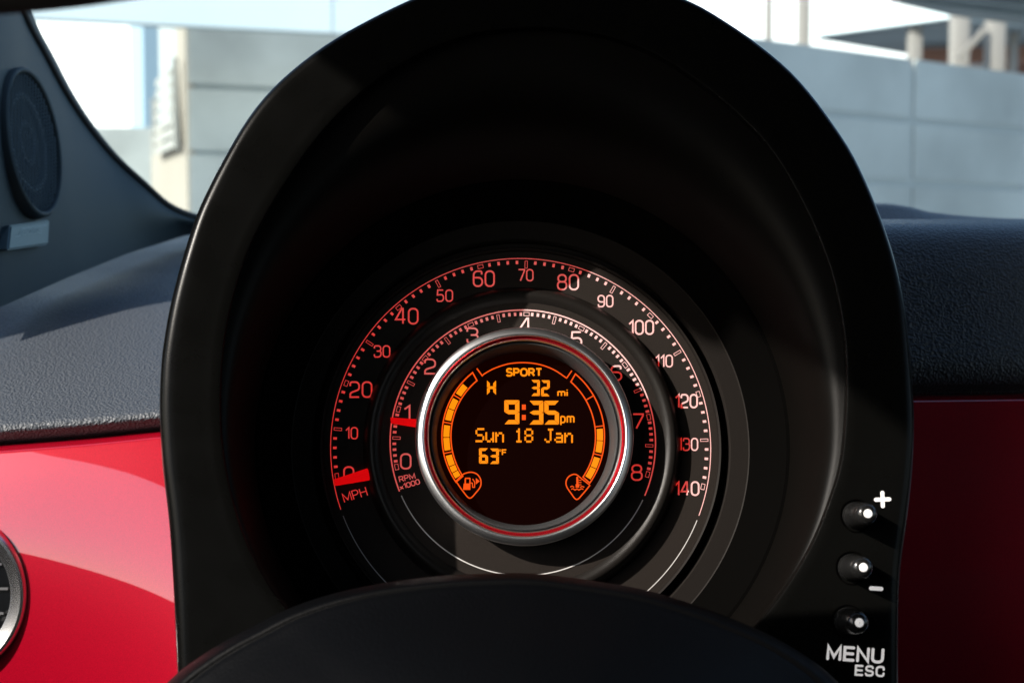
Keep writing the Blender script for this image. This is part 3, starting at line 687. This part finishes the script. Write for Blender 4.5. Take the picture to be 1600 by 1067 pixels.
# arcs on the display, measured on the photograph around (818.5, 689)
cxs, cys = 817.5, 681.5
def pa(r, a): return (cxs+r*math.cos(R(a)), cys-r*math.sin(R(a)))
def arcpts(r, a0, a1, n=40): return [pa(r, a0+(a1-a0)*i/n) for i in range(n+1)]
ik = Ink(); top = [(753.5, 586), (770, 576.5), (790, 569.5), (805, 567), (820, 566.5), (836, 568), (852, 572), (868, 579), (885, 590.5)]
ik.stroke([(745, 575.5), (753.5, 587)]+smoothed(top, 5)[1:]+[(885.5, 590.5), (893.5, 579)], 1.9); lay(ik, 'display_arc', M['orange'])
def gauge(side, a_top, a_bot, parts, name):
    ik_ = Ink(); ro, ri = 127, 113
    f_ = (lambda a: 180-a) if side < 0 else (lambda a: a)
    out = arcpts(ro, f_(a_top), f_(a_bot)) + arcpts(ri, f_(a_bot+(.8 if side < 0 else .8)), f_(a_top-1.2))
    ik_.stroke(out, 2.0, True)
    for a in parts['lines']: ik_.stroke([pa(ri, f_(a)), pa(ro, f_(a))], 1.7)
    lay(ik_, name, M['orange'])
    for a0, a1 in parts['fill']:
        k_ = Ink(); v_ = arcpts(ro-2.3, f_(a0), f_(a1), 6)+arcpts(ri+2.3, f_(a1), f_(a0), 6); k_.poly(v_); lay(k_, 'gauge_segment', M['amber'])
gauge(-1, 51.5, -34.2, {'lines': [30.7, 10.1, -12.2], 'fill': [(41, 32.6), (28.6, 20.8), (20.2, 12.0), (8.2, -.5), (-1.1, -10.4), (-14.2, -22.0), (-22.6, -27.0), (-27.6, -31.8)]}, 'fuel_gauge')
gauge(1, 50, -35, {'lines': [30, 7.5, -13.8], 'fill': [(5.6, -3.0), (-3.5, -12.0), (-16, -23.7), (-24.3, -32.6)]}, 'temperature_gauge')
# drop shaped icon frames
def drop(pts, name):
    k_ = Ink(); k_.stroke(smoothed(pts, 5), 1.9); return lay(k_, name, M['orange'])
drop([(712, 752), (722, 742), (729, 738.5), (737, 737.5), (744.5, 740), (749.5, 745.5), (751.5, 752), (750.5, 760), (744, 769), (734, 778), (724, 768), (713.5, 753)], 'icon_frame')
drop([(921, 757), (908, 747), (901, 741.5), (895, 741), (888, 745), (884.5, 752), (885.5, 760), (892, 770), (901, 780), (911, 771), (922, 757.5)], 'icon_frame')
k_ = Ink(); k_.stroke([(727, 748), (727.0, 764)], 2.2); k_.poly([(724.5, 755), (735, 755), (735, 765), (723.5, 765)]); k_.stroke([(726.5, 747), (734.5, 747)], 2.0); k_.stroke([(734.3, 746.5), (734.3, 756)], 1.8)
k_.stroke([(735.5, 754), (738, 754.5), (738.5, 761), (741.5, 761), (741.8, 753), (738.5, 748)], 1.5); k_.poly([(743.5, 746.5), (749.5, 751.5), (743.5, 756.5)]); lay(k_, 'fuel_pump_icon', M['orange'])
k_ = Ink(); k_.stroke([(902, 746), (902.3, 758)], 3.2, cap='round'); k_.poly([(899.5, 756), (905, 756), (905, 761.5), (899.5, 761.5)])
for yy in (750, 753.5, 757): k_.stroke([(904, yy), (908.5, yy)], 1.2)
k_.stroke([(891, 760.5), (894, 759), (897, 761)], 1.5); k_.stroke([(906.5, 761), (909.5, 759.5), (913, 760.8)], 1.5)
k_.stroke(smoothed([(892.5, 764), (895.5, 763.2), (898.5, 765.2), (901.5, 763.5), (904.5, 765.2), (908, 763.3), (911.5, 764)], 3), 1.6); lay(k_, 'coolant_icon', M['orange'])
# --- buttons and their marks on the right of the hood face
ZF = ZR-.0004
for (bx, by) in ((1337, 805), (1330, 886.5), (1323.5, 970)):
    p = L(bx, by, ZF)
    bt = lathe('button', [(.0051, ZF-.006), (.0050, ZF+.0002), (.0047, ZF+.0008), (.0045, ZF+.0060), (.0042, ZF+.0125), (.0037, ZF+.0147), (.0028, ZF+.0158), (.0016, ZF+.0161), (.0001, ZF+.0161)], M['button'], cl, 48, p.x, p.y, sharp=60)
    lathe('button_dot', [(.0016, ZF+.01612), (.0014, ZF+.0165), (.0001, ZF+.0167)], M['white_mark'], bt, 24, p.x, p.y)  # white painted dot, no lamp; shares the added print glow
    lathe('button_well', [(.0062, ZF+.0005), (.0058, ZF+.0006), (.0052, ZF-.004)], M['surround'], bt, 48, p.x, p.y)
ZM = ZR+.0003
for t, x, y, h, w_, wd_, rot in (('+', 1379, 780, 27, 6.2, 27, 2),):
    ik = Ink(); ik.text(t, x, y, h, w_, wd_, rot, cap='round'); ik.lay('plus_symbol', CM, M['white_mark'], cl, ZM)
ik = Ink(); ik.stroke([(1361, 918.5), (1377, 919.5)], 6.5, cap='round'); ik.lay('minus_symbol', CM, M['white_mark'], cl, ZM)
ik = Ink(); ik.text('MENU', 1336.5, 1021.5, 24, 4.6, 90, -4, gap=.30, cap='round'); ik.lay('menu_lettering', CM, M['white_mark'], cl, ZM)
ik = Ink(); ik.text('ESC', 1359, 1047.5, 17.5, 3.4, 47, -3, gap=.34, cap='round'); ik.lay('escape_lettering', CM, M['white_mark'], cl, ZM)

# ================================================================ steering column cover
sil = [(150, 1180), (261, 1066), (310, 1027), (355, 999), (397, 977), (446.5, 952), (513, 929), (590, 912), (677.5, 900.5), (765, 895.5), (820, 895), (865, 898.5), (952.5, 911), (1015, 923), (1075, 941), (1117, 955.5), (1187, 984), (1230, 1006), (1267.5, 1030), (1306, 1062), (1420, 1180)]
sil = smoothed(sil, 5)
cc = (800, 1250)
co = empty('steering_column_cover', Matrix.Translation(P(800, 1150, .46))); ci = co.matrix_world.inverted()
tag(co, 'smooth black domed steering column cover along the bottom edge', 'column cover')
def cover_loop(f, d):
    return [ci @ P(cc[0]+(x-cc[0])*f, cc[1]+(y-cc[1])*f, d) for x, y in sil]
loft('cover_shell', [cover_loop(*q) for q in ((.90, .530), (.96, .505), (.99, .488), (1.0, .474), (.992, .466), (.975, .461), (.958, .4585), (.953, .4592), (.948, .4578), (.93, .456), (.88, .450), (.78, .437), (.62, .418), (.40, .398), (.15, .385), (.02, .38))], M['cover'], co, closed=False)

# ================================================================ sun visor corner, top left
sv = empty('sun_visor', Matrix.Translation(P(40, -80, .30))); si = sv.matrix_world.inverted(); tag(sv, 'dark blurred sun visor edge across the top left corner', 'sun visor')
ve = smoothed([(-420, 60), (-200, 40), (0, 24), (90, 16), (170, 6), (240, -8), (300, -40), (330, -100), (335, -220)], 5)
def vloop(off, d): return [si @ P(x-off*.5, y-off, d) for x, y in ve]
loft('visor_pad', [vloop(60, .325)] + [vloop(6, .320), vloop(1, .315), vloop(0, .31), vloop(1, .305), vloop(6, .30), vloop(60, .296), vloop(300, .29)], M['lining'], sv, closed=False)
a, b = P(-150, -150, .306), Vector((P(-150, -150, .306).x, .15, 1.47)); dv = (b-a)/2
box('visor_arm', si @ ((a+b)/2), dv, dv.cross(Vector((1, 0, 0))).normalized()*.006, (.006, 0, 0), M['trim'], sv)
# dark cowl hump beyond the pad on the right
hv = []
for x in range(1340, 1620, 14):
    y = interp([(1340, 318), (1390, 318), (1425, 324), (1450, 331), (1500, 337), (1560, 341), (1620, 343)], x)
    hv.append([dbi @ P(x, y, .98), dbi @ P(x, y+4, .96), dbi @ P(x, 356, .93)])
loft('cowl_cover', hv, M['pad'], db, closed=False)
